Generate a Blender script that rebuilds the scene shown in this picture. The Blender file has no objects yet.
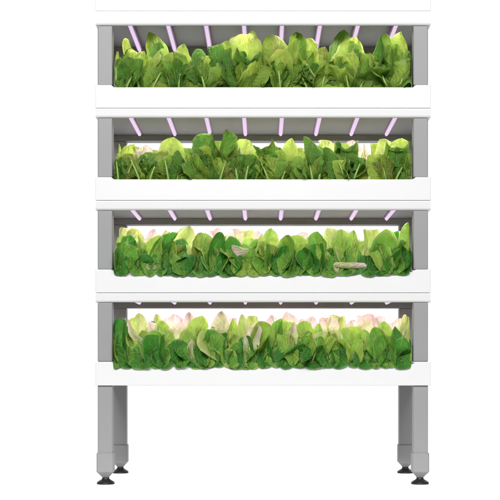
import bpy, bmesh, math, random
from mathutils import Vector, noise
R = random.Random(11)
C = bpy.context.scene.collection
S = .003                 # metres per photo pixel on the front plane of the rack
D = 4.57                 # camera distance to that plane
HZ = 366.0               # eye level
ZC = (485 - HZ) * S
def P(px, py, dep=0.0):  # point that stands dep metres behind the front plane
    k = (D + dep) / D
    return Vector(((px - 263) * S * k, dep, ZC + (HZ - py) * S * k))
def X(px): return (px - 263) * S
def Z(py): return ZC + (HZ - py) * S

# ------------------------------------------------------------------ materials
def new_mat(name):
    m = bpy.data.materials.new(name); m.use_nodes = True
    nt = m.node_tree; nt.nodes.clear()
    return m, nt
def N(nt, typ, **kw):
    n = nt.nodes.new(typ)
    for k, v in kw.items(): setattr(n, k, v)
    return n
def math_node(nt, op, a, b=None, c=None, clamp=False):
    n = N(nt, 'ShaderNodeMath', operation=op); n.use_clamp = clamp
    for i, v in enumerate((a, b, c)):
        if v is None: continue
        if isinstance(v, (int, float)): n.inputs[i].default_value = v
        else: nt.links.new(v, n.inputs[i])
    return n.outputs[0]
def smooth(nt, v, a, b):
    n = N(nt, 'ShaderNodeMapRange', interpolation_type='SMOOTHSTEP')
    nt.links.new(v, n.inputs[0]); n.inputs[1].default_value = a; n.inputs[2].default_value = b
    return n.outputs[0]
def mixc(nt, f, a, b, mode='MIX'):
    n = N(nt, 'ShaderNodeMix', data_type='RGBA', blend_type=mode)
    for sock, v in ((n.inputs[0], f), (n.inputs[6], a), (n.inputs[7], b)):
        if isinstance(v, (int, float)): sock.default_value = v
        elif isinstance(v, tuple): sock.default_value = (*v, 1)
        else: nt.links.new(v, sock)
    return n.outputs[2]
def surface(name, col, rough, metal=0.0, var=.03, bump=.0, scale=60, stretch=(1, 1, 1), coat=0.0, spec=.5):
    m, nt = new_mat(name)
    out = N(nt, 'ShaderNodeOutputMaterial'); b = N(nt, 'ShaderNodeBsdfPrincipled')
    tc = N(nt, 'ShaderNodeTexCoord'); mp = N(nt, 'ShaderNodeMapping'); mp.inputs['Scale'].default_value = stretch
    nt.links.new(tc.outputs['Object'], mp.inputs[0])
    nz = N(nt, 'ShaderNodeTexNoise'); nz.inputs['Scale'].default_value = scale; nz.inputs['Detail'].default_value = 4
    nt.links.new(mp.outputs[0], nz.inputs[0])
    c = mixc(nt, nz.outputs[0], tuple(v * (1 - var) for v in col), tuple(min(1, v * (1 + var)) for v in col))
    nt.links.new(c, b.inputs['Base Color'])
    b.inputs['Metallic'].default_value = metal
    r = N(nt, 'ShaderNodeMapRange'); nt.links.new(nz.outputs[0], r.inputs[0])
    r.inputs[3].default_value = rough * .88; r.inputs[4].default_value = rough * 1.12
    nt.links.new(r.outputs[0], b.inputs['Roughness'])
    b.inputs['Coat Weight'].default_value = coat; b.inputs['Specular IOR Level'].default_value = spec
    if bump:
        bp = N(nt, 'ShaderNodeBump'); bp.inputs['Strength'].default_value = bump; bp.inputs['Distance'].default_value = .001
        nt.links.new(nz.outputs[0], bp.inputs['Height']); nt.links.new(bp.outputs[0], b.inputs['Normal'])
    nt.links.new(b.outputs[0], out.inputs[0])
    return m
def emitter(name, col, strength, base=(.9, .9, .9)):
    m, nt = new_mat(name)
    out = N(nt, 'ShaderNodeOutputMaterial'); b = N(nt, 'ShaderNodeBsdfPrincipled')
    b.inputs['Base Color'].default_value = (*base, 1); b.inputs['Roughness'].default_value = .6
    b.inputs['Specular IOR Level'].default_value = .1
    b.inputs['Emission Color'].default_value = (*col, 1); b.inputs['Emission Strength'].default_value = strength
    nt.links.new(b.outputs[0], out.inputs[0])
    return m
M_white = surface('white_powder_coat', (.72, .72, .72), .35, var=.012, scale=14, bump=.02)
M_leg = surface('satin_grey_coating', (.275, .275, .28), .5, metal=.0, var=.05, bump=.05, scale=40, stretch=(14, 14, .5))
M_sleeve = surface('cast_grey_coating', (.285, .285, .29), .5, metal=.0, var=.05, bump=.08, scale=120)
M_black = surface('black_rubber', (.012, .012, .012), .45, var=.2, bump=.1, scale=90)
M_blocker = surface('dark_bounce_blocker', (.05, .05, .052), .6, var=.05, bump=.05, scale=40)  # for the added plate that keeps bounce light off the rear legs
M_panel = surface('grey_panel', (.215, .215, .222), .55, var=.03, bump=.03, scale=30)
M_board = surface('white_planting_board', (.55, .56, .54), .6, var=.06, bump=.1, scale=50)
M_glow = emitter('lilac_diffuser', (.80, .61, .85), 1.0, base=(.08, .05, .08))
M_channel = surface('lamp_channel_violet_glow', (.30, .17, .36), .4, var=.05)  # violet glow on the housing sides is put into its colour
M_back = emitter('white_sweep_added_glow', (1, 1, 1), 1.0, base=(.06, .06, .06))  # emission added so the plain white sweep shows no shading

def leaf_material(name, rough, transl, rim, rimw, nveins, slant, bumpd):
    m, nt = new_mat(name)
    L = nt.links.new
    out = N(nt, 'ShaderNodeOutputMaterial')
    uv = N(nt, 'ShaderNodeUVMap'); sx = N(nt, 'ShaderNodeSeparateXYZ'); L(uv.outputs[0], sx.inputs[0])
    tc = N(nt, 'ShaderNodeTexCoord')
    nz = N(nt, 'ShaderNodeTexNoise'); nz.inputs['Scale'].default_value = 38; nz.inputs['Detail'].default_value = 5
    L(tc.outputs['Object'], nz.inputs[0])
    nz2 = N(nt, 'ShaderNodeTexNoise'); nz2.inputs['Scale'].default_value = 190; nz2.inputs['Detail'].default_value = 3
    L(tc.outputs['Object'], nz2.inputs[0])
    u = math_node(nt, 'MULTIPLY_ADD', sx.outputs[0], 2.0, -1.0)
    wob = math_node(nt, 'MULTIPLY_ADD', nz.outputs[0], .10, -.05)
    uw = math_node(nt, 'ADD', u, wob)
    au = math_node(nt, 'ABSOLUTE', uw)
    v = sx.outputs[1]
    # midrib tapers to the tip
    mw = math_node(nt, 'MULTIPLY_ADD', v, -.085, .11)
    mid = math_node(nt, 'SUBTRACT', 1.0, math_node(nt, 'DIVIDE', au, mw), clamp=True)
    mid = smooth(nt, mid, 0, .7)
    # lateral veins run up and outwards, bending
    q = math_node(nt, 'SUBTRACT', math_node(nt, 'MULTIPLY', v, nveins), math_node(nt, 'MULTIPLY', math_node(nt, 'POWER', au, .8), slant))
    q = math_node(nt, 'ADD', q, math_node(nt, 'MULTIPLY_ADD', nz.outputs[0], 2.2, -1.1))
    sn = math_node(nt, 'ABSOLUTE', math_node(nt, 'SINE', math_node(nt, 'MULTIPLY', q, math.pi)))
    vein = smooth(nt, sn, .30, .02)
    vo = N(nt, 'ShaderNodeTexVoronoi', feature='DISTANCE_TO_EDGE'); vo.inputs['Scale'].default_value = 150
    L(tc.outputs['Object'], vo.inputs['Vector'])
    net = smooth(nt, vo.outputs['Distance'], .12, .0)
    att = N(nt, 'ShaderNodeAttribute', attribute_name='tint')
    base = att.outputs['Color']
    hsv = N(nt, 'ShaderNodeHueSaturation'); L(base, hsv.inputs['Color'])
    L(math_node(nt, 'MULTIPLY_ADD', nz.outputs[0], .05, .475), hsv.inputs['Hue'])
    L(math_node(nt, 'MULTIPLY_ADD', nz.outputs[0], 1.1, .45), hsv.inputs['Value'])
    c = hsv.outputs[0]
    pale = mixc(nt, .5, c, (.50, .58, .22))
    f = math_node(nt, 'MAXIMUM', math_node(nt, 'MULTIPLY', vein, .5), math_node(nt, 'MULTIPLY', net, .2))
    f = math_node(nt, 'MAXIMUM', f, math_node(nt, 'MULTIPLY', mid, .7))
    c = mixc(nt, f, c, pale)
    au0 = math_node(nt, 'ABSOLUTE', u)
    edge = math_node(nt, 'MAXIMUM', smooth(nt, au0, rimw, 1.0), smooth(nt, v, .965, 1.0))
    edge = math_node(nt, 'MULTIPLY', edge, math_node(nt, 'MULTIPLY_ADD', nz.outputs[0], 1.2, -.05), clamp=True)
    c = mixc(nt, math_node(nt, 'MULTIPLY', edge, .4), c, rim)
    b = N(nt, 'ShaderNodeBsdfPrincipled')
    L(c, b.inputs['Base Color']); b.inputs['Specular IOR Level'].default_value = .24
    L(math_node(nt, 'MULTIPLY_ADD', nz2.outputs[0], .3, rough - .15), b.inputs['Roughness'])
    h = math_node(nt, 'ADD', math_node(nt, 'MULTIPLY', math_node(nt, 'POWER', sn, .6), math_node(nt, 'SUBTRACT', 1.15, au)), math_node(nt, 'MULTIPLY', net, -.22))
    h = math_node(nt, 'ADD', h, math_node(nt, 'MULTIPLY', nz2.outputs[0], .35))
    h = math_node(nt, 'ADD', h, math_node(nt, 'MULTIPLY', mid, -.7))
    bp = N(nt, 'ShaderNodeBump'); bp.inputs['Strength'].default_value = 1.0; bp.inputs['Distance'].default_value = bumpd
    L(h, bp.inputs['Height']); L(bp.outputs[0], b.inputs['Normal'])
    t = N(nt, 'ShaderNodeBsdfTranslucent')
    tcx = N(nt, 'ShaderNodeHueSaturation'); L(c, tcx.inputs['Color'])
    tcx.inputs['Hue'].default_value = .495; tcx.inputs['Saturation'].default_value = 1.05; tcx.inputs['Value'].default_value = 1.3
    L(tcx.outputs[0], t.inputs['Color']); L(bp.outputs[0], t.inputs['Normal'])
    mx = N(nt, 'ShaderNodeMixShader'); mx.inputs[0].default_value = transl
    L(b.outputs[0], mx.inputs[1]); L(t.outputs[0], mx.inputs[2]); L(mx.outputs[0], out.inputs[0])
    return m
M_leafA = leaf_material('crisp_lettuce_leaf', .45, .5, (.62, .66, .34), .90, 9, 2.6, .0027)
M_leafB = leaf_material('soft_lettuce_leaf', .42, .42, (.74, .58, .46), .88, 7, 2.8, .0024)
def stalk_material():
    m, nt = new_mat('lettuce_stalk')
    out = N(nt, 'ShaderNodeOutputMaterial'); b = N(nt, 'ShaderNodeBsdfPrincipled')
    tc = N(nt, 'ShaderNodeTexCoord'); mp = N(nt, 'ShaderNodeMapping'); mp.inputs['Scale'].default_value = (6, 6, .6)
    nz = N(nt, 'ShaderNodeTexNoise'); nz.inputs['Scale'].default_value = 60
    nt.links.new(tc.outputs['Object'], mp.inputs[0]); nt.links.new(mp.outputs[0], nz.inputs[0])
    nt.links.new(mixc(nt, nz.outputs[0], (.13, .28, .035), (.30, .43, .10)), b.inputs['Base Color'])
    b.inputs['Roughness'].default_value = .4; b.inputs['Subsurface Weight'].default_value = .15
    b.inputs['Subsurface Radius'].default_value = (.004, .006, .002)
    nt.links.new(b.outputs[0], out.inputs[0])
    return m
M_stalk = stalk_material()

# ------------------------------------------------------------------ mesh helpers
def link(name, me, mat, parent=None, smoothing=False):
    o = bpy.data.objects.new(name, me); C.objects.link(o)
    if mat: me.materials.append(mat)
    if parent: o.parent = parent
    if smoothing:
        for p in me.polygons: p.use_smooth = True
    return o
def obj(name, bm, mat, parent=None, smoothing=False):
    me = bpy.data.meshes.new(name); bmesh.ops.recalc_face_normals(bm, faces=bm.faces[:]); bm.to_mesh(me); bm.free()
    return link(name, me, mat, parent, smoothing)
def box(bm, x0, x1, y0, y1, z0, z1, bev=.0, seg=2):
    vs = [bm.verts.new((x, y, z)) for x in (x0, x1) for y in (y0, y1) for z in (z0, z1)]
    fs = [bm.faces.new([vs[i] for i in f]) for f in ((0, 1, 3, 2), (4, 6, 7, 5), (0, 4, 5, 1), (2, 3, 7, 6), (0, 2, 6, 4), (1, 5, 7, 3))]
    if bev:
        es = list({e for f in fs for e in f.edges})
        bmesh.ops.bevel(bm, geom=es, offset=bev, segments=seg, affect='EDGES', profile=.5)
def prism_xz(bm, pts, y0, y1, bev=0):
    a = [bm.verts.new((x, y0, z)) for x, z in pts]; b = [bm.verts.new((x, y1, z)) for x, z in pts]
    n = len(pts); fs = [bm.faces.new(a), bm.faces.new(b[::-1])]
    for i in range(n): fs.append(bm.faces.new((a[i], b[i], b[(i + 1) % n], a[(i + 1) % n])))
    if bev:
        bmesh.ops.bevel(bm, geom=list(fs[0].edges), offset=bev, segments=2, affect='EDGES', profile=.5)
def prism_yz(bm, pts, x0, x1):
    a = [bm.verts.new((x0, y, z)) for y, z in pts]; b = [bm.verts.new((x1, y, z)) for y, z in pts]
    n = len(pts); bm.faces.new(a); bm.faces.new(b[::-1])
    for i in range(n): bm.faces.new((a[i], b[i], b[(i + 1) % n], a[(i + 1) % n]))
def lathe(bm, cx, cy, prof, seg=32):
    rings = [[bm.verts.new((cx + r * math.cos(2 * math.pi * i / seg), cy + r * math.sin(2 * math.pi * i / seg), z)) for i in range(seg)] for r, z in prof]
    for a, b in zip(rings, rings[1:]):
        for i in range(seg): bm.faces.new((a[i], a[(i + 1) % seg], b[(i + 1) % seg], b[i]))
    bm.faces.new(rings[0][::-1]); bm.faces.new(rings[-1])
def thing(name, label, cat, loc=(0, 0, 0), group=None):
    o = bpy.data.objects.new(name, None); C.objects.link(o); o.location = loc; o.empty_display_size = .05
    o['label'] = label; o['category'] = cat
    if group: o['group'] = group
    return o

# ------------------------------------------------------------------ backdrop: a white sweep, glow added to keep it pure white and shadowless
def backdrop():
    bm = bmesh.new()
    prof = [(-.54, 0)]
    for i in range(13):
        a = i / 12 * math.pi / 2
        prof.append((2.2 + math.sin(a) * .9, .9 - math.cos(a) * .9))
    prof.append((3.1, 4.4))
    xs = [-3.4, -1.1, 1.1, 3.4]
    g = [[bm.verts.new((x, y, z)) for x in xs] for y, z in prof]
    for a, b in zip(g, g[1:]):
        for i in range(len(xs) - 1): bm.faces.new((a[i], a[i + 1], b[i + 1], b[i]))
    o = obj('backdrop', bm, M_back, None, True); o['kind'] = 'structure'
backdrop()

# ------------------------------------------------------------------ the rack
XL, XR = X(95.4), X(430.8)
DEP = .535
PW = .0445
PXL0, PXL1 = X(97.3), X(97.3) + PW
PXR0, PXR1 = X(428.4) - PW, X(428.4)
PY = [(.008, .052), (.482, .526)]
rack = thing('grow_rack', 'tall white and grey four tier indoor grow rack with lilac lamps over trays', 'plant rack', (0, 0, 0))

def make_post(x0, x1, y0, y1, z0, z1, name='post'):
    bm = bmesh.new(); box(bm, x0, x1, y0, y1, z0, z1, .003, 2)
    return obj(name, bm, M_leg, rack)
TIERS = [dict(c0=11, c1=25, t0=84.8, rim=88, t1=108.4), dict(c0=108.4, c1=117.4, t0=177, rim=180, t1=200.6),
         dict(c0=200.6, c1=210, t0=269.4, rim=272.5, t1=293), dict(c0=293, c1=302.2, t0=361.8, rim=364.8, t1=385.8)]
def make_tray(t):
    zt, zr, zb = Z(t['t0']), Z(t['rim']), Z(t['t1']) + .0008
    a, b = X(112), X(415)
    tabs = []
    for p, q in ((181, 195.5), (331, 344)):
        tabs += [(X(p) - .002, zr), (X(p), zr + .0025), (X(q), zr + .0025), (X(q) + .002, zr)]
    top = [(XL, zt), (a - .003, zt), (a + .0015, zt - .003), (a + .005, zr)] + tabs + [(b - .005, zr), (b - .0015, zt - .003), (b + .003, zt), (XR, zt)]
    bm = bmesh.new()
    prism_xz(bm, [(XL, zb)] + top + [(XR, zb)][:1], 0, .007, .0018)
    box(bm, XL + .0004, XL + .007, .0068, DEP - .006, zb + .0004, zt - .0004)
    box(bm, XR - .007, XR - .0004, .0068, DEP - .006, zb + .0004, zt - .0004)
    box(bm, XL + .0002, XR - .0002, DEP - .007, DEP, zb + .0002, zr - .0006, .0012)
    box(bm, XL + .006, XR - .006, .006, DEP - .006, zb + .009, zb + .013)
    o = obj('tray', bm, M_white, rack)
    bm = bmesh.new(); box(bm, PXL1 + .002, PXR0 - .002, .0085, DEP - .0085, zr - .034, zr - .028)
    obj('planting_board', bm, M_board, o)
def make_canopy(t, i):
    z1, z0 = Z(t['c0']) - .0003, Z(t['c1'])
    bm = bmesh.new()
    # front lip leans in slightly at its foot and has a soft nose
    prism_yz(bm, [(.0006, z1), (.0004, z1 - .003), (.0016, z0 + .006), (.0034, z0 + .002), (.0064, z0), (.0105, z0), (.0105, z1)], XL + .0003, XR - .0003)
    box(bm, XL + .0006, XL + .007, .0102, DEP - .0012, z0 + .0003, z1 - .0003)
    box(bm, XR - .007, XR - .0006, .0102, DEP - .0012, z0 + .0003, z1 - .0003)
    o = obj('canopy', bm, M_white, rack)
    bm = bmesh.new()
    box(bm, XL + .0066, XR - .0066, .0101, DEP - .009, z1 - .006, z1 - .0006)
    if t['c0'] == 11: pass
    obj('panel', bm, M_panel, o)
    bm = bmesh.new()
    box(bm, XL + .0072, XR - .0072, DEP - .055, DEP - .0016, z0 + .0006, z1 - .0062, .001)
    obj('rear_beam', bm, M_panel, o)
    return z1 - .006, z0
def make_light(x, zp, zl):
    # slim lamp hung under the panel: channel tinted with violet lamp glow + lilac diffuser with tapered ends
    y0, y1 = .03, .462
    zb = zl + .0115
    bm = bmesh.new(); box(bm, x - .0092, x + .0092, y0 + .012, y1 - .014, zb + .006, zp - .0003, .001, 1)
    o = obj('grow_light', bm, M_channel, rack)
    bm = bmesh.new()
    rings = []
    for y, s in ((y0, .35), (y0 + .004, .7), (y0 + .014, 1), (y1 - .02, 1), (y1 - .007, .75), (y1, .3)):
        rings.append([bm.verts.new((x + .0058 * s * math.cos(a), y, zb + .0065 + (.0075 * s) * math.sin(a))) for a in [math.pi + math.pi * i / 10 for i in range(11)]])
    for a, b in zip(rings, rings[1:]):
        for i in range(10): bm.faces.new((a[i], a[i + 1], b[i + 1], b[i]))
        bm.faces.new((a[10], a[0], b[0], b[10]))
    bm.faces.new(rings[0]); bm.faces.new(rings[-1][::-1])
    obj('diffuser', bm, M_glow, o, True)
    ld = bpy.data.lights.new('led_strip', 'AREA'); ld.shape = 'RECTANGLE'; ld.size = .0075; ld.size_y = y1 - y0 - .05
    ld.energy = .64; ld.color = (1.0, .84, .93); ld.spread = math.radians(140)
    lo = bpy.data.objects.new('led_strip', ld); C.objects.link(lo); lo.parent = o
    lo.location = (x, (y0 + y1) / 2, zb - .0014)
for i, t in enumerate(TIERS):
    make_tray(t)
    zp, zl = make_canopy(t, i)
    for j in range(8): make_light(X(263 + (j - 3.5) * 38.7), zp, zl)
    for (y0, y1) in PY:
        for (x0, x1) in ((PXL0, PXL1), (PXR0, PXR1)):
            make_post(x0, x1, y0, y1, Z(t['t0']) - (.0 if y0 < .1 else .006), Z(t['c1']) + (.0002 if y0 < .1 else 0) )
bm = bmesh.new(); box(bm, XL, XR, 0, DEP, Z(11), Z(-14), .0018); obj('top_cover', bm, M_white, rack)

bm = bmesh.new(); box(bm, XL + .0075, XR - .0075, .0075, DEP - .0075, Z(385.8) + .003, Z(385.8) + .0086)  # unseen dark plate added under the bottom tray to darken the rear legs
obj('bounce_blocker', bm, M_blocker, rack)
def make_leg(x0, x1, y0, y1):
    zt = Z(385.8) + .0026
    bm = bmesh.new(); box(bm, x0, x1, y0, y1, Z(455), zt, .003, 2)
    leg = obj('leg', bm, M_leg, rack)
    e = .0032; a0, a1, b0, b1 = x0 - e, x1 + e, y0 - e, y1 + e
    cx, cy = (x0 + x1) / 2, (y0 + y1) / 2
    bm = bmesh.new()
    def ring(hx, hy, z, c):
        pts = [(-hx + c, -hy), (hx - c, -hy), (hx, -hy + c), (hx, hy - c), (hx - c, hy), (-hx + c, hy), (-hx, hy - c), (-hx, -hy + c)]
        return [bm.verts.new((cx + px, cy + py, z)) for px, py in pts]
    H = (a1 - a0) / 2; K = (b1 - b0) / 2
    rr = [ring(H - .002, K - .002, Z(453) , .003), ring(H, K, Z(453.7), .003), ring(H, K, Z(471.6), .003), ring(H - .001, K - .001, Z(472.4), .003), ring(.0085, .0085, Z(478.2), .003)]
    for p, q in zip(rr, rr[1:]):
        for i in range(8): bm.faces.new((p[i], p[(i + 1) % 8], q[(i + 1) % 8], q[i]))
    bm.faces.new(rr[0]); bm.faces.new(rr[-1][::-1])
    obj('sleeve', bm, M_sleeve, leg)
    bm = bmesh.new()
    lathe(bm, cx, cy, [(.0265, .0004), (.027, .002), (.0265, .0065), (.024, .0085), (.0155, .0135), (.0115, .0165), (.0105, .0195), (.0105, .0225)])
    f = obj('levelling_foot', bm, M_black, leg, False)
for (y0, y1) in PY:
    for (x0, x1) in ((PXL0, PXL1), (PXR0, PXR1)): make_leg(x0, x1, y0, y1)

# ------------------------------------------------------------------ lettuce
COL = dict(Y=(.42, .54, .10), L=(.31, .47, .075), M=(.16, .32, .045), D=(.022, .14, .018), G=(.06, .22, .03), O=(.24, .28, .05), P=(.80, .63, .62), Q=(.52, .58, .24))  # P: pink leaf colour that also carries the lamps' pinkish glow
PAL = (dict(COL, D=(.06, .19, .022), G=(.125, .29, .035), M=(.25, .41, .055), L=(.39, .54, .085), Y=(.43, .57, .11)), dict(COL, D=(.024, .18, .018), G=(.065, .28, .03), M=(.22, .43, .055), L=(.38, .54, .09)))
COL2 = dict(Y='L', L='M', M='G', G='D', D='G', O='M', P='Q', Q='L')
PROF = dict(r=(.62, .42), o=(.75, .60), l=(.75, .78), s=(.55, .35), b=(.5, .22))
XMIN, XMAX = PXL1 + .0015, PXR0 - .0015
class Foliage:
    def __init__(self, tier): self.tier = tier; self.v = []; self.f = []; self.uv = []; self.c = []
    def leaf(self, pts, N0, W, shape, ck, cup=.3, ruffle=.0, fr=5, stalk=.09, nu=16, nv=30, twist=0.0, lump=.12, rimz=None, fold=0.0, drape=None):
        """pts: centreline control points (stalk root, blade base, ..., tip); N0: direction the inner face looks"""
        pal = PAL[self.tier > 1]; col, col2 = pal[ck], pal[COL2[ck]]
        a, b = PROF[shape]; a *= R.uniform(.85, 1.15); b *= R.uniform(.85, 1.15)
        mx = a / (a + b); norm = mx ** a * (1 - mx) ** b
        n = len(pts); ext = [pts[0] * 2 - pts[1]] + pts + [pts[-1] * 2 - pts[-2]]
        def cm(t):
            s = min(n - 2, int(t * (n - 1))); x = t * (n - 1) - s
            p0, p1, p2, p3 = ext[s:s + 4]
            return .5 * (2 * p1 + (p2 - p0) * x + (2 * p0 - 5 * p1 + 4 * p2 - p3) * x * x + (3 * p1 - p0 - 3 * p2 + p3) * x ** 3)
        pb = 1 / (n - 1)
        ph = R.random() * 20; ph2 = R.random() * 50
        off = R.uniform(.001, .0058); ecl = (R.uniform(-.5, .5), R.uniform(-.5, .5)); k1, k2 = R.uniform(.85, 1.15), R.uniform(.85, 1.15)
        main = (pts[2] - pts[1]).normalized()
        S0 = main.cross(N0).normalized()
        i0 = len(self.v)
        for j in range(nv + 1):
            tau = j / nv; t = 1 - (1 - tau) ** 1.35
            p = cm(t); T = (cm(min(1, t + .02)) - cm(max(0, t - .02))).normalized()
            Sd = (S0 - T * S0.dot(T)).normalized(); Nn = Sd.cross(T).normalized()
            if twist:
                ca, sa = math.cos(twist * (t - .3)), math.sin(twist * (t - .3))
                Sd, Nn = Sd * ca + Nn * sa, Nn * ca - Sd * sa
            s = max(0.0, (t - pb * .8) / (1 - pb * .8))
            w0 = (max(1e-5, s) ** a * max(0.0, 1 - s) ** b) / norm
            w = max(w0, stalk * min(1, (1 - s) * 8)) * W
            for i in range(nu + 1):
                u = -1 + 2 * i / nu
                side = 1 if u > 0 else -1
                asy = (k1 if u > 0 else k2) * (1 + (.20 * noise.noise((t * 4, ph2, side * 3.1)) + (.11 + .3 * ruffle) * noise.noise((t * 13, ph2 + 9, side * 7.7))) * abs(u) * min(1, s * 3))
                th = cup * (1 + .5 * noise.noise((t * 2.6, ph, 3 + side)))
                if abs(th) > .02: dx, dn = math.sin(u * th) / th, (1 - math.cos(u * th)) / th
                else: dx, dn = u, 0
                env = abs(u) ** 2
                rf = ruffle * env * (math.sin(fr * 6.283 * t + ph + side * 1.3) * .5 + noise.noise((t * fr * 2.4, u * 1.5 + ph, ph2)) * 1.1)
                m = min(1, s * 4)
                dn += fold * abs(u) * m; dx *= 1 - .25 * min(1, abs(fold))
                lp = (lump * 1.3 * noise.noise((t * 3.2 + ph2, u * 1.7, ph)) + lump * .75 * noise.noise((t * 8 + ph2, u * 4, ph)) + lump * .3 * noise.noise((t * 19, u * 9 + ph, ph2))) * m
                ec = ecl[i > nu / 2] * max(0, abs(u) - .62) ** 2 * 4.5 * (1 + .8 * noise.noise((t * 5, ph2, side * 2.2)))
                crease = -.10 * max(0, 1 - abs(u) * 5) * m
                q = p + Sd * (dx * w * asy) + Nn * (w * (dn + rf + lp + crease + ec))
                hi, lo_, mg = XMAX - off * .6, XMIN + off * .6, .011
                if q.x > hi - mg: q.x = hi - mg * math.exp(-(q.x - hi + mg) / mg)
                elif q.x < lo_ + mg: q.x = lo_ + mg * math.exp((q.x - lo_ - mg) / mg)
                if rimz is not None and q.z < rimz + .004 and q.y < .0085 + off: q.y = .0085 + off * (1 + .15 * math.sin(u * 3 + ph)) + .0006 * t
                if drape is not None and s > .3 and q.z < drape + .011:
                    g = min(1, (drape + .011 - q.z) / .007); q.y = min(q.y, .009 * (1 - g) - off * g * (1 + .25 * math.sin(u * 2.3 + ph)) - .0015 * g * u * u)
                self.v.append(q); self.uv.append((i / nu, t))
                x = .5 + 1.1 * noise.noise((t * 2.2 + ph, u * 1.1, ph2))
                if ck == 'P': x = 1.9 - 1.75 * s - .5 * abs(u) * s + .8 * noise.noise((t * 3 + ph, u * 1.5, ph2))  # pink glow painted in towards the leaf tip, green below
                x = max(0, min(1, x)) * .8
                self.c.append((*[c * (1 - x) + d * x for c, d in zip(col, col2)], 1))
        for j in range(nv):
            for i in range(nu):
                k = i0 + j * (nu + 1) + i
                self.f.append((k, k + 1, k + nu + 2, k + nu + 1))
    def build(self, name, mat, parent, origin):
        me = bpy.data.meshes.new(name)
        me.from_pydata([v - origin for v in self.v], [], self.f)
        uvl = me.uv_layers.new(name='UVMap'); at = me.color_attributes.new('tint', 'FLOAT_COLOR', 'POINT')
        for l in me.loops: uvl.data[l.index].uv = self.uv[l.vertex_index]
        for i, c in enumerate(self.c): at.data[i].color = c
        return link(name, me, mat, parent, True)
def tube(bm, pts, r0, r1, seg=8):
    rings = []
    for j, p in enumerate(pts):
        T = (pts[min(j + 1, len(pts) - 1)] - pts[max(j - 1, 0)]).normalized()
        A = T.cross(Vector((0, 1, 0))).normalized(); B = T.cross(A)
        r = r0 + (r1 - r0) * j / (len(pts) - 1)
        rings.append([bm.verts.new(p + A * r * math.cos(a) + B * r * .75 * math.sin(a)) for a in [6.2832 * i / seg for i in range(seg)]])
    for a, b in zip(rings, rings[1:]):
        for i in range(seg): bm.faces.new((a[i], a[(i + 1) % seg], b[(i + 1) % seg], b[i]))
    bm.faces.new(rings[0][::-1]); bm.faces.new(rings[-1])
def facing(az, up=0.0):
    a = math.radians(az); return Vector((math.sin(a), -math.cos(a), up)).normalized()

def hero(F, root, h, tier, stalks=None):
    tx, ty, bx, by, w, shape, col, dep, az, bend, cup = h[:11]
    o = h[11] if len(h) > 11 else {}
    rim = TIERS[tier]['rim']; over = dep < 2 and by < rim + 2
    small = o.get('fill') or col in 'DGM' and w < 23 and ty > rim - 32 and not o
    if o.get('fill'): pass
    elif small:        # low leaves stand at all angles
        az += R.uniform(-45, 45); cup *= R.uniform(.8, 2.0); tx += R.uniform(-4, 4); ty += R.uniform(-6, 5); w *= R.uniform(.95, 1.3)
        bend *= R.uniform(.2, 2.2); w *= R.uniform(.75, 1.3); ty += R.uniform(-6, 3); dep = max(5, dep + R.uniform(-1, 5))
        if tier < 2: by = min(by, rim - R.uniform(-4, 9))
    else:
        az += R.uniform(-14, 14); cup *= R.uniform(1.1, 1.7) if tier > 1 and abs(cup) < 1.2 else R.uniform(.9, 1.35)
    if tier == 0 and not o.get('fill') and ty < 56: ty -= 2.5
    if tier > 1 and not over and not o.get('fill') and col != 'P': dep += 4
    if tier < 2 and small and col == 'D' and R.random() < .55: col = 'MG'[tier]
    lean = o.get('lean', R.uniform(2, 9)) * S; dep = dep * S
    B = P(bx, by, dep); T = P(tx, ty, dep + lean)
    L = (T - B).length; F0 = facing(az, o.get('up', .15))
    Mi = (B + T) / 2 + F0 * (bend * L)
    if not over: Mi += Vector((T.z - B.z, 0, B.x - T.x)) * R.uniform(-.13, .13)
    pts = [root, B, Mi, T]
    dr = o.get('dr', 0) * (.45 if cup < 0 else .25)
    if dr:
        pts = [root, B, (B + T) / 2 + F0 * (bend * L * .7), T + F0 * (dr * L * .2) - Vector((0, 0, .01 * L)), T + F0 * (dr * L * .9) - Vector((0, 0, 1)) * (dr * L * .9)]
        cup = max(-.75, min(.75, cup))
    elif not o and abs(cup) < .5 and not small: cup = R.choice((-.9, -.7, .7, .9))
    F.leaf(pts, F0, w * S / 2 * (1.06 if tier < 2 else 1.16), shape, col, cup, o.get('ruf', R.uniform(.12, .3) if tier < 2 else R.uniform(.05, .13)), o.get('fr', R.uniform(2.5, 4) if tier < 2 else 2), o.get('stalk', .13 if tier < 2 else .1),
           twist=o.get('tw', R.uniform(-.6, .6) * (1 if tier < 2 else .45) if not o.get('up') else 0), lump=o.get('lump', .18 if tier < 2 else .14), fold=o.get('fold', R.uniform(.0, .6) * (1 if cup > 0 else -1) if abs(cup) < 2 else 0), rimz=None if over else Z(rim))
    if stalks is not None and (w > 21 or small): stalks.append([root, B.lerp(root, .3), B + Vector((0, .002, 0)), B.lerp(pts[2], .3) + Vector((0, .003, 0)), B.lerp(pts[2], .5) + Vector((0, .005, 0))])
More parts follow.
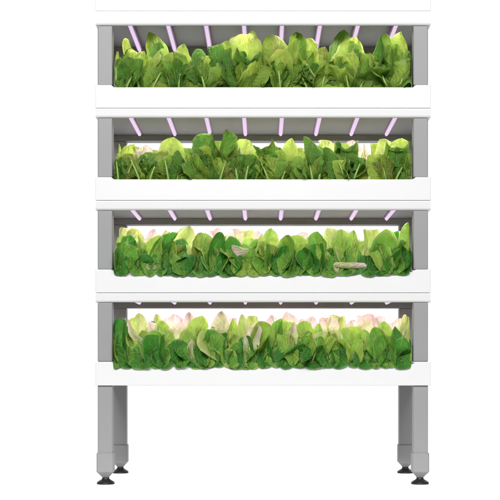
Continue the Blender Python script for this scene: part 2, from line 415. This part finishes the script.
def filler(F, root, rim, top, n, spread, cols, shape, wr, tier, back=True):
    """random inner leaves, fanned round the heart, behind the leaves in front"""
    for i in range(n):
        a = R.uniform(0, 6.283)
        hgt = R.uniform(.55, 1.0) * (top - root.z)
        out = R.uniform(.25, 1.0) * spread * (1.25 - hgt / max(.01, (top - root.z)) * .5)
        d = Vector((math.cos(a), math.sin(a) * .8, 0))
        Bp = root + d * out * .3 + Vector((0, 0, hgt * .22))
        Tp = root + d * out + Vector((R.uniform(-.012, .012), 0, hgt))
        Mi = (Bp + Tp) / 2 + d * out * .12 + Vector((0, 0, hgt * .05))
        if Tp.y < .012: Tp.y = .012
        if Mi.y < .012: Mi.y = .012
        b = a + R.uniform(-.8, .8)
        N0 = (-Vector((math.cos(b), math.sin(b), 0)) + Vector((0, 0, .35))).normalized()
        F.leaf([root, Bp, Mi, Tp], N0, R.uniform(*wr) * S / 2, shape, R.choice(cols), R.uniform(.2, 1.2), R.uniform(.12, .34) if tier < 2 else R.uniform(.06, .16), 3, .1, nu=12, nv=20,
               twist=R.uniform(-.8, .8), lump=.18, fold=R.uniform(-.3, .6), rimz=Z(rim))

# (tip x, tip y, base x, base y, width, shape, colour, depth, azimuth, bend, cup) in photo pixels of the front plane
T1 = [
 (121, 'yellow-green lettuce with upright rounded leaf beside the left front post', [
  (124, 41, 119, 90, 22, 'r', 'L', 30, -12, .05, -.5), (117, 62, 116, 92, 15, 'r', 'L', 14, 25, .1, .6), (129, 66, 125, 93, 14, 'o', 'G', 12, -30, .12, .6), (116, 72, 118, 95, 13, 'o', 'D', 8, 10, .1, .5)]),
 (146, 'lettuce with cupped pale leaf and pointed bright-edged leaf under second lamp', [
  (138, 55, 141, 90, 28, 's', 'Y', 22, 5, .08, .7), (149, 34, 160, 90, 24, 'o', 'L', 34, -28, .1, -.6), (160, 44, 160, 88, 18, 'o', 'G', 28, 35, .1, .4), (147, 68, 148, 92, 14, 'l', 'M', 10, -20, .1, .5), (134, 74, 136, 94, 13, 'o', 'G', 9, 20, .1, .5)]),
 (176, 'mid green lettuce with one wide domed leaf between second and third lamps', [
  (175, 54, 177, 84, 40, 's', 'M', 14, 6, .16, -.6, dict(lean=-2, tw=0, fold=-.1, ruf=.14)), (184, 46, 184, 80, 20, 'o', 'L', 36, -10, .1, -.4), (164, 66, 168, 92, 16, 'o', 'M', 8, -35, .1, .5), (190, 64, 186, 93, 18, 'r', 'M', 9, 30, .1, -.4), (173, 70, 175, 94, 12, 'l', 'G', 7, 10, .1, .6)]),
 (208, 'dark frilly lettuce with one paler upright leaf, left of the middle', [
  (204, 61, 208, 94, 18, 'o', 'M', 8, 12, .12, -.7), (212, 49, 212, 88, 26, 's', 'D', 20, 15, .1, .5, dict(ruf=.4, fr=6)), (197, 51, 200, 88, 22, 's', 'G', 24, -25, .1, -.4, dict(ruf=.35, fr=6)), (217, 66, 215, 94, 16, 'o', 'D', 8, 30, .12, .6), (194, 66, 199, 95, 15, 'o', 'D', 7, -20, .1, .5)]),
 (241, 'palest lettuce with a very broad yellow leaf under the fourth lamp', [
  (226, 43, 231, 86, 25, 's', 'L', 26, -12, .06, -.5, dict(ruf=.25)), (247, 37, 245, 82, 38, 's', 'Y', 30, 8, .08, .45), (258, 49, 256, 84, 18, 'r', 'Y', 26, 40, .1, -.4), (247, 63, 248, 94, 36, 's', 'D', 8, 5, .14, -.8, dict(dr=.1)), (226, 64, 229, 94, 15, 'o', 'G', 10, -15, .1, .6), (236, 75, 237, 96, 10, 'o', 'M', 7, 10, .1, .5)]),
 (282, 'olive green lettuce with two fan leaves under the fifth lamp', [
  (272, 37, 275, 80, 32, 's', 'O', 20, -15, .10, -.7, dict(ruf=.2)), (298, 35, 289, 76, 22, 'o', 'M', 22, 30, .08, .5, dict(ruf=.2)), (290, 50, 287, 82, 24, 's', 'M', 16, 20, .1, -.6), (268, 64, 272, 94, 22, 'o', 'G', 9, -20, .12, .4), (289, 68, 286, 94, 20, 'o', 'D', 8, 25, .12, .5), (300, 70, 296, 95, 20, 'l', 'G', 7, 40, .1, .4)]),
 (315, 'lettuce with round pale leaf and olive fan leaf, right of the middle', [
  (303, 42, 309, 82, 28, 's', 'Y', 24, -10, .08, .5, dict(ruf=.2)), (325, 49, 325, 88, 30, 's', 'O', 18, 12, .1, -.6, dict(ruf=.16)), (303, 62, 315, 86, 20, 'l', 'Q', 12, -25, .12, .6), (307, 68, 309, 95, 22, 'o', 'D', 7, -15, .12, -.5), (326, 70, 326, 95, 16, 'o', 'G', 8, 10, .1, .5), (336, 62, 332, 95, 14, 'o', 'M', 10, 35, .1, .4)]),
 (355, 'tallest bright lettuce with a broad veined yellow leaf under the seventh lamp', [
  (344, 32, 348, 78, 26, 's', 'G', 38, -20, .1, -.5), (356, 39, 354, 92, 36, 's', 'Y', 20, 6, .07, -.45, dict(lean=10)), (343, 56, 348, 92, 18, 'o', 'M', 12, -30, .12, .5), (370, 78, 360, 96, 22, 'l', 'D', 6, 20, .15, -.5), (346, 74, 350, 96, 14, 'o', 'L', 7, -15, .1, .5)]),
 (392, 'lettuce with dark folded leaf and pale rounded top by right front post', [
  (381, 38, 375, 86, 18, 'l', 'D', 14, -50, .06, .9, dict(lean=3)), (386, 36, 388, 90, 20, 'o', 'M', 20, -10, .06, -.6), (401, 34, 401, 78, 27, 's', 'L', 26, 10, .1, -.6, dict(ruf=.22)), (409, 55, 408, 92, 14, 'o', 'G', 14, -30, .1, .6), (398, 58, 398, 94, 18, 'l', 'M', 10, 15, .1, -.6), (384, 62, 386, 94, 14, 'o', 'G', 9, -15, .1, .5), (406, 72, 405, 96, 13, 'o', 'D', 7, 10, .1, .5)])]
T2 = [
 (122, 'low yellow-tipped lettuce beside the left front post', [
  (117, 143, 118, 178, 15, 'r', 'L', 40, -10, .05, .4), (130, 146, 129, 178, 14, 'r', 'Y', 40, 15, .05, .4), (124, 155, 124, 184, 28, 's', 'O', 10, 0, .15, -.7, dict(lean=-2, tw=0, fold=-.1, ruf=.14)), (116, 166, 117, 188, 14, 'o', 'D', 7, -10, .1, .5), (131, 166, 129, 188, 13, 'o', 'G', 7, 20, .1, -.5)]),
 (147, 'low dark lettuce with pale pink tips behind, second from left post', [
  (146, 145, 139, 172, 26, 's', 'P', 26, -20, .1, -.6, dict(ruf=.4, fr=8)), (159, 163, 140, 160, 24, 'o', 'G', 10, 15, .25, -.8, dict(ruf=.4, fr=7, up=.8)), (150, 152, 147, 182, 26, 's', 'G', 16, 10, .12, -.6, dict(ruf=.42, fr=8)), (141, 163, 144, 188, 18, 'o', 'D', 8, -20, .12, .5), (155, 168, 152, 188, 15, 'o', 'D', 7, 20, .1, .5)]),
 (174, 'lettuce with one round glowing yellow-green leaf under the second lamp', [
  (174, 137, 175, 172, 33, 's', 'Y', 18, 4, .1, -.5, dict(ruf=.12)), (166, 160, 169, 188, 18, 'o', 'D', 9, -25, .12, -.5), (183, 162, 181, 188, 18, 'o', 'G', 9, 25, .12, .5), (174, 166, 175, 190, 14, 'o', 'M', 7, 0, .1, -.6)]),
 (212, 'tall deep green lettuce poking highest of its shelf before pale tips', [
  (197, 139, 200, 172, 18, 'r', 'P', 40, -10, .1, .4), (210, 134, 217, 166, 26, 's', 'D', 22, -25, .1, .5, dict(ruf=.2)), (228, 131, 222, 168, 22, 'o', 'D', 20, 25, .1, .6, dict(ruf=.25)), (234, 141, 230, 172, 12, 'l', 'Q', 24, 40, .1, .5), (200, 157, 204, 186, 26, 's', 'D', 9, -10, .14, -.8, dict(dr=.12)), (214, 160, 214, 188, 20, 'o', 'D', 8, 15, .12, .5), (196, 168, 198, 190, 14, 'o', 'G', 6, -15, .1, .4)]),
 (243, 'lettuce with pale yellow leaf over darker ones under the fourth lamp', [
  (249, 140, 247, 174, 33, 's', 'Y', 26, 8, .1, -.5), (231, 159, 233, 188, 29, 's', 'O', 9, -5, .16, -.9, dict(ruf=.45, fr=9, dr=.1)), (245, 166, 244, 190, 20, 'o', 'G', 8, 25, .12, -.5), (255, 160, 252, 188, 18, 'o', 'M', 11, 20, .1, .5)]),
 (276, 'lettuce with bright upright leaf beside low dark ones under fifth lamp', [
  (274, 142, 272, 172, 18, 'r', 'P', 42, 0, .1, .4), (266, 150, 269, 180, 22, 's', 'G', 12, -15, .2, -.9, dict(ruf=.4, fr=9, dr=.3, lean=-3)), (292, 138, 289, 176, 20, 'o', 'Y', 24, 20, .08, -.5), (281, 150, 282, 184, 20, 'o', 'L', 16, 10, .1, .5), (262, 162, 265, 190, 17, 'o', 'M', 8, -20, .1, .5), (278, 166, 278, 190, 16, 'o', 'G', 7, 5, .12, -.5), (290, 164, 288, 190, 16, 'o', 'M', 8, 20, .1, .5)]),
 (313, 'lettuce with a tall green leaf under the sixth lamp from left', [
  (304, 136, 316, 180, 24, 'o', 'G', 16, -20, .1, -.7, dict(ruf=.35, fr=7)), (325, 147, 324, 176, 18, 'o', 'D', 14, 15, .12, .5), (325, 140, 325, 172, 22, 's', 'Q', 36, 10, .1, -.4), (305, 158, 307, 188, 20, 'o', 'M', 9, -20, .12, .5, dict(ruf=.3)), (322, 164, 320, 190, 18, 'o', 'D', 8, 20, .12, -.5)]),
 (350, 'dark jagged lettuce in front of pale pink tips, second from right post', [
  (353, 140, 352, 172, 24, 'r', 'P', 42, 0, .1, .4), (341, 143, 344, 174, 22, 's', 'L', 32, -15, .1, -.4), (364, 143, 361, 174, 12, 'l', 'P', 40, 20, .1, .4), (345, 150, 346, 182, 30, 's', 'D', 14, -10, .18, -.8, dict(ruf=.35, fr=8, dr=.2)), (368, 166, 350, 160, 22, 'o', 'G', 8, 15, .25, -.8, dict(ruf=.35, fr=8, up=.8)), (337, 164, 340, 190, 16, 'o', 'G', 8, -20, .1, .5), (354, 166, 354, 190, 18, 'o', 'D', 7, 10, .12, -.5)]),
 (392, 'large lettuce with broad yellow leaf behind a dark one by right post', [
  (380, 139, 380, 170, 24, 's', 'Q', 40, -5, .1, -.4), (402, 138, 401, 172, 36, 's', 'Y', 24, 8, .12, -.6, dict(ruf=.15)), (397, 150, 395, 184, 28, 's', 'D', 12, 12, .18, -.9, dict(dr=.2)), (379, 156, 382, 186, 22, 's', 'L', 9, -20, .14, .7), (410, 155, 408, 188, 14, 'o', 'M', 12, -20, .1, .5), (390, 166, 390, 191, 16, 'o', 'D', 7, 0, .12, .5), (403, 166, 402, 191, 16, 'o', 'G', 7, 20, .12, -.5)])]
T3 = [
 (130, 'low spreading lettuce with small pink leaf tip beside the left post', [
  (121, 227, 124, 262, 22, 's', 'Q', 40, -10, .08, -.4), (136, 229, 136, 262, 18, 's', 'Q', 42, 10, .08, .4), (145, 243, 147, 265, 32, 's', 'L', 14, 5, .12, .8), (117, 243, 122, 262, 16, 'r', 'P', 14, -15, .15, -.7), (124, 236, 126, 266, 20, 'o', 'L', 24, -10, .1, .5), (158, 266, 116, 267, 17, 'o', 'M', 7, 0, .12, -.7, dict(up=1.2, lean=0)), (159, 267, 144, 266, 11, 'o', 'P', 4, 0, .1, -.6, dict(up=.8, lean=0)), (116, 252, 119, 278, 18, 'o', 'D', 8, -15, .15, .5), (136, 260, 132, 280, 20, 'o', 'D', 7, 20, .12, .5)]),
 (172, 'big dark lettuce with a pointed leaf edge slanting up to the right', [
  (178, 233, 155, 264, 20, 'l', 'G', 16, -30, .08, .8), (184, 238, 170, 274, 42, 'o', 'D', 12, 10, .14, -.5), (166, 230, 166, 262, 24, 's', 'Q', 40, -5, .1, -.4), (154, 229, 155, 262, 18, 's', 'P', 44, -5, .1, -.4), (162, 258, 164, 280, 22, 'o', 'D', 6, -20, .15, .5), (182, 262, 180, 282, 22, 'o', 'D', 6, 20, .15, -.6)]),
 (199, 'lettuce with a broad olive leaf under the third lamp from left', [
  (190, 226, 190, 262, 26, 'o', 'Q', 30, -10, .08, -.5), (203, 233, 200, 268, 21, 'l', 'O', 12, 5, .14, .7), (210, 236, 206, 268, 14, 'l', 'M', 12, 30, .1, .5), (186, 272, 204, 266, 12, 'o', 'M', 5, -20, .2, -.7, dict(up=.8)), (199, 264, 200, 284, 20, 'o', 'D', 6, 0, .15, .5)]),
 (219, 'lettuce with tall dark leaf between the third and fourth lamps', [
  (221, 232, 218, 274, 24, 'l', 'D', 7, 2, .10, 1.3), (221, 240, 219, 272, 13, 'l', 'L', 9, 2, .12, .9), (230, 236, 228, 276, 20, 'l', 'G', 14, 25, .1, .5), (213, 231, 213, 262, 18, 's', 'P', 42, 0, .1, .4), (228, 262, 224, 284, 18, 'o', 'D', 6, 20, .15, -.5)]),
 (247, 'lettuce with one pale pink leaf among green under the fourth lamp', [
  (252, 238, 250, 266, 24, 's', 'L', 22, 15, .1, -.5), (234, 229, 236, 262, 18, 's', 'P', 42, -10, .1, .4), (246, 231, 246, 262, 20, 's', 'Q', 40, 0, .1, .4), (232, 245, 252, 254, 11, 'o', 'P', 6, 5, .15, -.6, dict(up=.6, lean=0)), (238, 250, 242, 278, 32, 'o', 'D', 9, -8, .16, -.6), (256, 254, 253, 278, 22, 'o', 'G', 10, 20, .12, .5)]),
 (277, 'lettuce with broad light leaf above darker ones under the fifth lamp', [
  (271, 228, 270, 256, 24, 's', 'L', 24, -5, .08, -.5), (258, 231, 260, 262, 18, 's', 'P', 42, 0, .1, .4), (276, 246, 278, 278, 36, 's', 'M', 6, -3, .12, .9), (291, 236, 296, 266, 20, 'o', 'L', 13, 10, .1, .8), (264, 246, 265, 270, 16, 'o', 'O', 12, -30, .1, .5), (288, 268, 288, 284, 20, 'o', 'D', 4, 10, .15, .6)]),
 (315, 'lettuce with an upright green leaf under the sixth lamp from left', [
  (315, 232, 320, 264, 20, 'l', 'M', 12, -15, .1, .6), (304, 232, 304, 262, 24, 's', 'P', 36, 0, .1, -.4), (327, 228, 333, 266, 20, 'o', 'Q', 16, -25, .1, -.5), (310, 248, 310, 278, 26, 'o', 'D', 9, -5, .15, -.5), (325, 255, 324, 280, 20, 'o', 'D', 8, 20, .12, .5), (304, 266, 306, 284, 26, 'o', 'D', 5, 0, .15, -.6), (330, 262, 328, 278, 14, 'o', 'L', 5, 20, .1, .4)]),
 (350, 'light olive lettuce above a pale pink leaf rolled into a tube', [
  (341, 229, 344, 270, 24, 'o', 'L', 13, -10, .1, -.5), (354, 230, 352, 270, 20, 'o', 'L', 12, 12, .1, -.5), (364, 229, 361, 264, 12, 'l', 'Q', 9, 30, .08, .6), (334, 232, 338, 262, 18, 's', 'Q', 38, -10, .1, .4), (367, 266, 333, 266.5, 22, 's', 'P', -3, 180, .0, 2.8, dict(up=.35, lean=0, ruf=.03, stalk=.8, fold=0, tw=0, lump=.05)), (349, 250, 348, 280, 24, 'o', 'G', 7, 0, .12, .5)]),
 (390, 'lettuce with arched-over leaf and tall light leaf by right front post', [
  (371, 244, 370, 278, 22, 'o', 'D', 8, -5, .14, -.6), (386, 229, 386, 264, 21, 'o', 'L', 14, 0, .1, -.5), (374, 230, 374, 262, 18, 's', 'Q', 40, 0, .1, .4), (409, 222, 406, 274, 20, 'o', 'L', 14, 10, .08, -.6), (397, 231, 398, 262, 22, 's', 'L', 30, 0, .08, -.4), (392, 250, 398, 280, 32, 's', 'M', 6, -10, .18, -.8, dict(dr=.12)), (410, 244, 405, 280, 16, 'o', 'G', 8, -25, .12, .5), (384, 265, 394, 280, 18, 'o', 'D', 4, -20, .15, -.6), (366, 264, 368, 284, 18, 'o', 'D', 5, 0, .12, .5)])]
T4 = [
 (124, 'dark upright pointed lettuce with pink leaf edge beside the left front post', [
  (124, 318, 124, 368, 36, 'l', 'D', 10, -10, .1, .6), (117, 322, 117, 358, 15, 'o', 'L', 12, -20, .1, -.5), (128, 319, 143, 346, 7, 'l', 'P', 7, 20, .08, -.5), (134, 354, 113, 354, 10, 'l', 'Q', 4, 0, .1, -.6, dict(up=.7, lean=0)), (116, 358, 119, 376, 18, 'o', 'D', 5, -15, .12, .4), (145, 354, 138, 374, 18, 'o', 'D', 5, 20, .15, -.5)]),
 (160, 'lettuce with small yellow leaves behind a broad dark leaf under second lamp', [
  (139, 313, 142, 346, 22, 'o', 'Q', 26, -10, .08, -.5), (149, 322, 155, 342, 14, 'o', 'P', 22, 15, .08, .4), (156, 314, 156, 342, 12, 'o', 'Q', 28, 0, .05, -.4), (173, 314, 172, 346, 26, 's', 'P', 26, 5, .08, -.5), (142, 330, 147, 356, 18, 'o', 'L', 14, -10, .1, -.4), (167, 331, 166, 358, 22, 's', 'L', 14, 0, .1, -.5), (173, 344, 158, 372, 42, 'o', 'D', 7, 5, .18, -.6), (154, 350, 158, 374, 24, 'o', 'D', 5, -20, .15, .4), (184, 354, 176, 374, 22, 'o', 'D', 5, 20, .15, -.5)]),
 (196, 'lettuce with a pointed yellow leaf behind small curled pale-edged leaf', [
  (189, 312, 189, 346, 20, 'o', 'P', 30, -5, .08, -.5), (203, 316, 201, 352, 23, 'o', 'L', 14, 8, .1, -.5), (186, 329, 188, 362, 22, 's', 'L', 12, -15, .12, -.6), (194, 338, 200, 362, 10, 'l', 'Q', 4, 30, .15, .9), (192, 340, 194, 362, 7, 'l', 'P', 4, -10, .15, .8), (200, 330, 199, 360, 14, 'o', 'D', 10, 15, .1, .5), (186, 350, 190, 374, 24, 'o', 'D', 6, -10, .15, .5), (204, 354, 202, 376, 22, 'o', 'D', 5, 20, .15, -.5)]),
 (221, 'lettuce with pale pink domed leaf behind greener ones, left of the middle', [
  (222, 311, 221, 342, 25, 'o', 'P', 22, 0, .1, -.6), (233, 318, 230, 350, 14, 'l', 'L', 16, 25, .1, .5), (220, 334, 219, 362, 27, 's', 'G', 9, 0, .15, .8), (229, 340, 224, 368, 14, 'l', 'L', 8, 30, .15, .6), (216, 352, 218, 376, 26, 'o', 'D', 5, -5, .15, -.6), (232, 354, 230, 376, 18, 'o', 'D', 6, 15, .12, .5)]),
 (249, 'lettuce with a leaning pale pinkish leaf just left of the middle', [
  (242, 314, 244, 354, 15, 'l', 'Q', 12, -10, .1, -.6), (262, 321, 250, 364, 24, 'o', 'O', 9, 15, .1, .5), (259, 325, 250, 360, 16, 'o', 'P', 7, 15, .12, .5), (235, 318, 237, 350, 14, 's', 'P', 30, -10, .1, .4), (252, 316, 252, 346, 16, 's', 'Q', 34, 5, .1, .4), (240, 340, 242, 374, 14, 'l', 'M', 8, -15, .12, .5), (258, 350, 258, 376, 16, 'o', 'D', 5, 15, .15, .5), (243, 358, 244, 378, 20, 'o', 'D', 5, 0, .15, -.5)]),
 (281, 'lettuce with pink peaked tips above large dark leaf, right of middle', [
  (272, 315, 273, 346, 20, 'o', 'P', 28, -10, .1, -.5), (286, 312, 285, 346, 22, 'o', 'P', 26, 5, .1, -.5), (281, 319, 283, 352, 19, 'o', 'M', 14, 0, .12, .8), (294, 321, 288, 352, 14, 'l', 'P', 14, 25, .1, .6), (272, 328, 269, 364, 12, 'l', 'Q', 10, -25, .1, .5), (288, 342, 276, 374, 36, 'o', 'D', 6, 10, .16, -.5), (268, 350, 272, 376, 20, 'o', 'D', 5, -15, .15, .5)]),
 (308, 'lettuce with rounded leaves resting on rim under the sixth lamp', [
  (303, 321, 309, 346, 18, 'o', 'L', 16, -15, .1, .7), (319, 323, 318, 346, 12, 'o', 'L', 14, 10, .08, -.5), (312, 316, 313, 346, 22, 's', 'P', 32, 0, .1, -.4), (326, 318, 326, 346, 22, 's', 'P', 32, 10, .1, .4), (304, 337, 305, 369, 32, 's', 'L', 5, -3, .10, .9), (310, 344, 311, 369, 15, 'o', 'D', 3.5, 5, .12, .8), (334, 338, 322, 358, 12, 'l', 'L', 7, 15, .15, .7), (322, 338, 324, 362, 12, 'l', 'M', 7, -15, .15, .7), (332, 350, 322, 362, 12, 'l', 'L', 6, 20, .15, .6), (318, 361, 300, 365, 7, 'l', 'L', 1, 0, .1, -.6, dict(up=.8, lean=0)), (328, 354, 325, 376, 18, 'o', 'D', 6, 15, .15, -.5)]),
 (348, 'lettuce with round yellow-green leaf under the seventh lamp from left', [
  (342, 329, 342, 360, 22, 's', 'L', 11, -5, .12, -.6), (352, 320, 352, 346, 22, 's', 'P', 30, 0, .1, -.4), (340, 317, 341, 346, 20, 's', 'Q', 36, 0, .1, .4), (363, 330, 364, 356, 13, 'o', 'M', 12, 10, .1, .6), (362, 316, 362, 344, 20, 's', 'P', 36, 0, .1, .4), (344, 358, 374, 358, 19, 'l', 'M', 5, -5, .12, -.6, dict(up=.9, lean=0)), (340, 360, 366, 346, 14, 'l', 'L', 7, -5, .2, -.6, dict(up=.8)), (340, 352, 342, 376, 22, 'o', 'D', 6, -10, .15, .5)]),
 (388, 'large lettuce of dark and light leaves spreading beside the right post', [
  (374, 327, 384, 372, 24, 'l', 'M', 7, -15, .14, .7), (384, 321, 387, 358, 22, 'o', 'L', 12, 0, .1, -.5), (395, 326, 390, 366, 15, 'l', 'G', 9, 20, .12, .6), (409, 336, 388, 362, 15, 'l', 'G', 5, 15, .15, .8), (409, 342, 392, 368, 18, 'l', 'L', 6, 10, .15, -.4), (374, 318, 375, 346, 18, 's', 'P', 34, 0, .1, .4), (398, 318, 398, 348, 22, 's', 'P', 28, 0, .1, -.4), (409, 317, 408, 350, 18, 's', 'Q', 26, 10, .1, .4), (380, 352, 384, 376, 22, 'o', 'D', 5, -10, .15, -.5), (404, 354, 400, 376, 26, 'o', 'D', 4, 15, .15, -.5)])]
SEED = {}
SHELF = ['top', 'second', 'third', 'bottom']
def make_plant(tier, px, label, heroes, dep=34, nfill=6, group=None):
    rim = TIERS[tier]['rim']
    R.seed(SEED.get((tier, px), tier * 1000 + px))
    root = P(px, rim + 8, dep * S)
    root.z = Z(rim) - .0275
    t = thing('lettuce', label, 'lettuce', root, group)
    F = Foliage(tier)
    st = []
    for h in heroes: hero(F, root, h, tier, st)
    hmax = rim - min(h[1] for h in heroes)
    # a fan of leaves: paler upright ones inside, greener spreading ones outside
    lo = tier > 1
    n1, n2 = (5, 6)
    order = list(range(n2)); R.shuffle(order)
    for i in range(n1 + n2):
        inner = i < n1
        k = (i + .5) / n1 * 2 - 1 if inner else (i - n1 + .5) / n2 * 2 - 1
        ang = math.radians(k * (42 if inner else 82) + R.uniform(-14, 14))
        ln = hmax * (R.uniform(.55, .86) if inner else R.uniform(.38, .66))
        if lo and not inner: ln = max(ln, 20)
        bx, by = px + k * 4 + R.uniform(-2, 2), rim + R.uniform(0, 5)
        tx, ty = bx + math.sin(ang) * ln * .85, by - math.cos(ang) * ln - (4 if not inner else 0)
        tx = max(114, min(413, tx))
        c = R.choice((('LYLYM', 'MLGML'), ('MLOYL', 'MLGMO'), ('LQLQL', 'LMGMO'), ('LQLLQ', 'LMGML'))[tier][0 if inner else 1])
        hero(F, root, (tx, ty, bx, by, min(30 if inner else 34, ln * R.uniform(.55, .85) + 5), R.choice('sso' if lo else 'ssr'), c, (18 + i * 3 if inner else 7 + order[i - n1] * 2.1),
             math.degrees(ang) * .5 + R.uniform(-35, 35), R.uniform(.06, .22), R.choice((-1, -1, 1)) * R.uniform(.7, 1.4),
             dict(fill=1, lean=R.uniform(0, 8) if inner else R.uniform(-4, 3), ruf=R.uniform(.16, .34) if not lo else R.uniform(.08, .18))), tier, st)
    if lo:  # outermost leaves arch over the tray rim
        for i in range(4):
            k = (i + .5) / 4 * 2 - 1
            bx = px + k * 17 + R.uniform(-4, 4); tx = max(121, min(406, bx + k * 3 + R.uniform(-4, 4)))
            B = P(bx, rim - R.uniform(10, 17), .030); T = P(tx, rim + R.uniform(2.2, 4.6), -.003)
            Mi = P((bx + tx) / 2, rim - R.uniform(5, 9), .008)
            F.leaf([root, B, Mi, T], facing(k * 25 + R.uniform(-12, 12), .25), R.uniform(19, 27) * S / 2, R.choice('ors'), R.choice('GGMMLD'), R.uniform(.1, .4), .06, 1.4, .3, lump=.09, twist=R.uniform(-.15, .15), drape=Z(rim))
    tops = min(h[1] for h in heroes) if heroes else rim - 40
    Hh = Foliage(tier)
    fc = {0: 'MLGMD', 1: 'DGMLO', 2: 'QLMGD', 3: 'PQLGD'}[tier]
    filler(Hh, root, rim, root.z + (P(px, tops + 7, dep * S).z - root.z), nfill, .055, fc, 'r' if tier < 2 else 'o', (16, 26), tier)
    F.build('leaves', M_leafA if tier < 2 else M_leafB, t, root)
    Hh.build('heart', M_leafA if tier < 2 else M_leafB, t, root)
    if tier < 2:
        bm = bmesh.new()
        for i in range(2):   # pale leaf stalks rising at the front of the head
            sx = (i - .5) * 13 + R.uniform(-6, 6); xb = max(116, min(411, px + sx * .7)); xe = max(116, min(411, px + sx * 1.3 + R.uniform(-3, 3))); h_ = R.uniform(14, 24)
            b = P(xb, rim + 3, .020); b.z = root.z + .002
            st.append([b, P(xb, rim - 2, .016), P(xb * .6 + xe * .4, rim - h_ * .5, .0135), P(xb * .25 + xe * .75, rim - h_ * .8, .018), P(xe, rim - h_, .05)])
        for pts in st: tube(bm, [p - root for p in pts], .0044, .002)
        obj('stalk', bm, M_stalk, t, True)
    return t
for tier, plants in enumerate((T1, T2, T3, T4)):
    for px, label, heroes in plants:
        make_plant(tier, px, SHELF[tier] + ' shelf ' + label, heroes, nfill=9, group='lettuces along the front of the %s shelf' % SHELF[tier])
# rows behind: only their tips show between and above the front plants
BT = [58, 143, 230, 317]
for tier in range(4):
    rim = TIERS[tier]['rim']; ks = []
    lab = 'lettuce tips showing behind the front row on the %s shelf' % SHELF[tier]
    lab = {0: 'shaded green ', 1: 'pale yellow ', 2: 'pale pinkish ', 3: 'pale pink '}[tier] + lab
    protos = []
    for row, dep in enumerate((.235, .365)):
        for j in range(7):
            px = 263 + (j - 3) * 44 + (12 if row else -8) + R.uniform(-5, 5)
            px = max(126, min(400, px))
            root = P(px, rim, dep); root.z = Z(rim) - .0275; root.x = X(px)
            top = P(px, BT[tier] + R.uniform(-2, 5) + (2 if row else 0), dep).z
            t = thing('lettuce', lab, 'lettuce', root, 'lettuces at the back of the %s shelf' % SHELF[tier])
            F = Foliage(tier)
            fc = {0: 'MMLGD', 1: 'YLQLP', 2: 'QQPLP', 3: 'PPQPL'}[tier]  # many P leaves low down: lamp glow on the tips painted as pink
            filler(F, root, rim, top, 11, .062, fc, 'r', (18, 30), tier)
            F.build('leaves', M_leafA if tier < 2 else M_leafB, t, root)

# ------------------------------------------------------------------ light
w = bpy.data.worlds.new('World'); bpy.context.scene.world = w; w.use_nodes = True
bg = w.node_tree.nodes['Background']; bg.inputs[0].default_value = (1, 1, 1, 1); bg.inputs[1].default_value = .12
def area(name, loc, target, sx, sy, energy, col=(1, 1, 1)):
    l = bpy.data.lights.new(name, 'AREA'); l.shape = 'RECTANGLE'; l.size = sx; l.size_y = sy; l.energy = energy; l.color = col
    o = bpy.data.objects.new(name, l); C.objects.link(o); o.location = loc
    o.rotation_euler = (Vector(target) - Vector(loc)).to_track_quat('-Z', 'Y').to_euler()
    return o
area('key_softbox', (-.6, -4.4, 3.0), (0, 0, -1.5), 2.2, 1.1, 222)
area('front_softbox', (.9, -4.9, 3.4), (0, 0, -1.6), 2.2, 1.1, 138)

# ------------------------------------------------------------------ camera
cam = bpy.data.cameras.new('Camera'); co = bpy.data.objects.new('Camera', cam); C.objects.link(co)
co.location = (0, -D, ZC); co.rotation_euler = (math.pi / 2, 0, 0)
cam.sensor_width = 36; cam.lens = 36 * D / (500 * S); cam.shift_x = (250 - 263) / 500; cam.shift_y = (HZ - 250) / 500
cam.clip_end = 100
sc = bpy.context.scene; sc.camera = co
sc.render.engine = 'CYCLES'
sc.view_settings.view_transform = 'Standard'; sc.view_settings.look = 'None'; sc.view_settings.exposure = 0; sc.view_settings.gamma = 1
sc.cycles.max_bounces = 8; sc.cycles.transmission_bounces = 6; sc.cycles.diffuse_bounces = 4
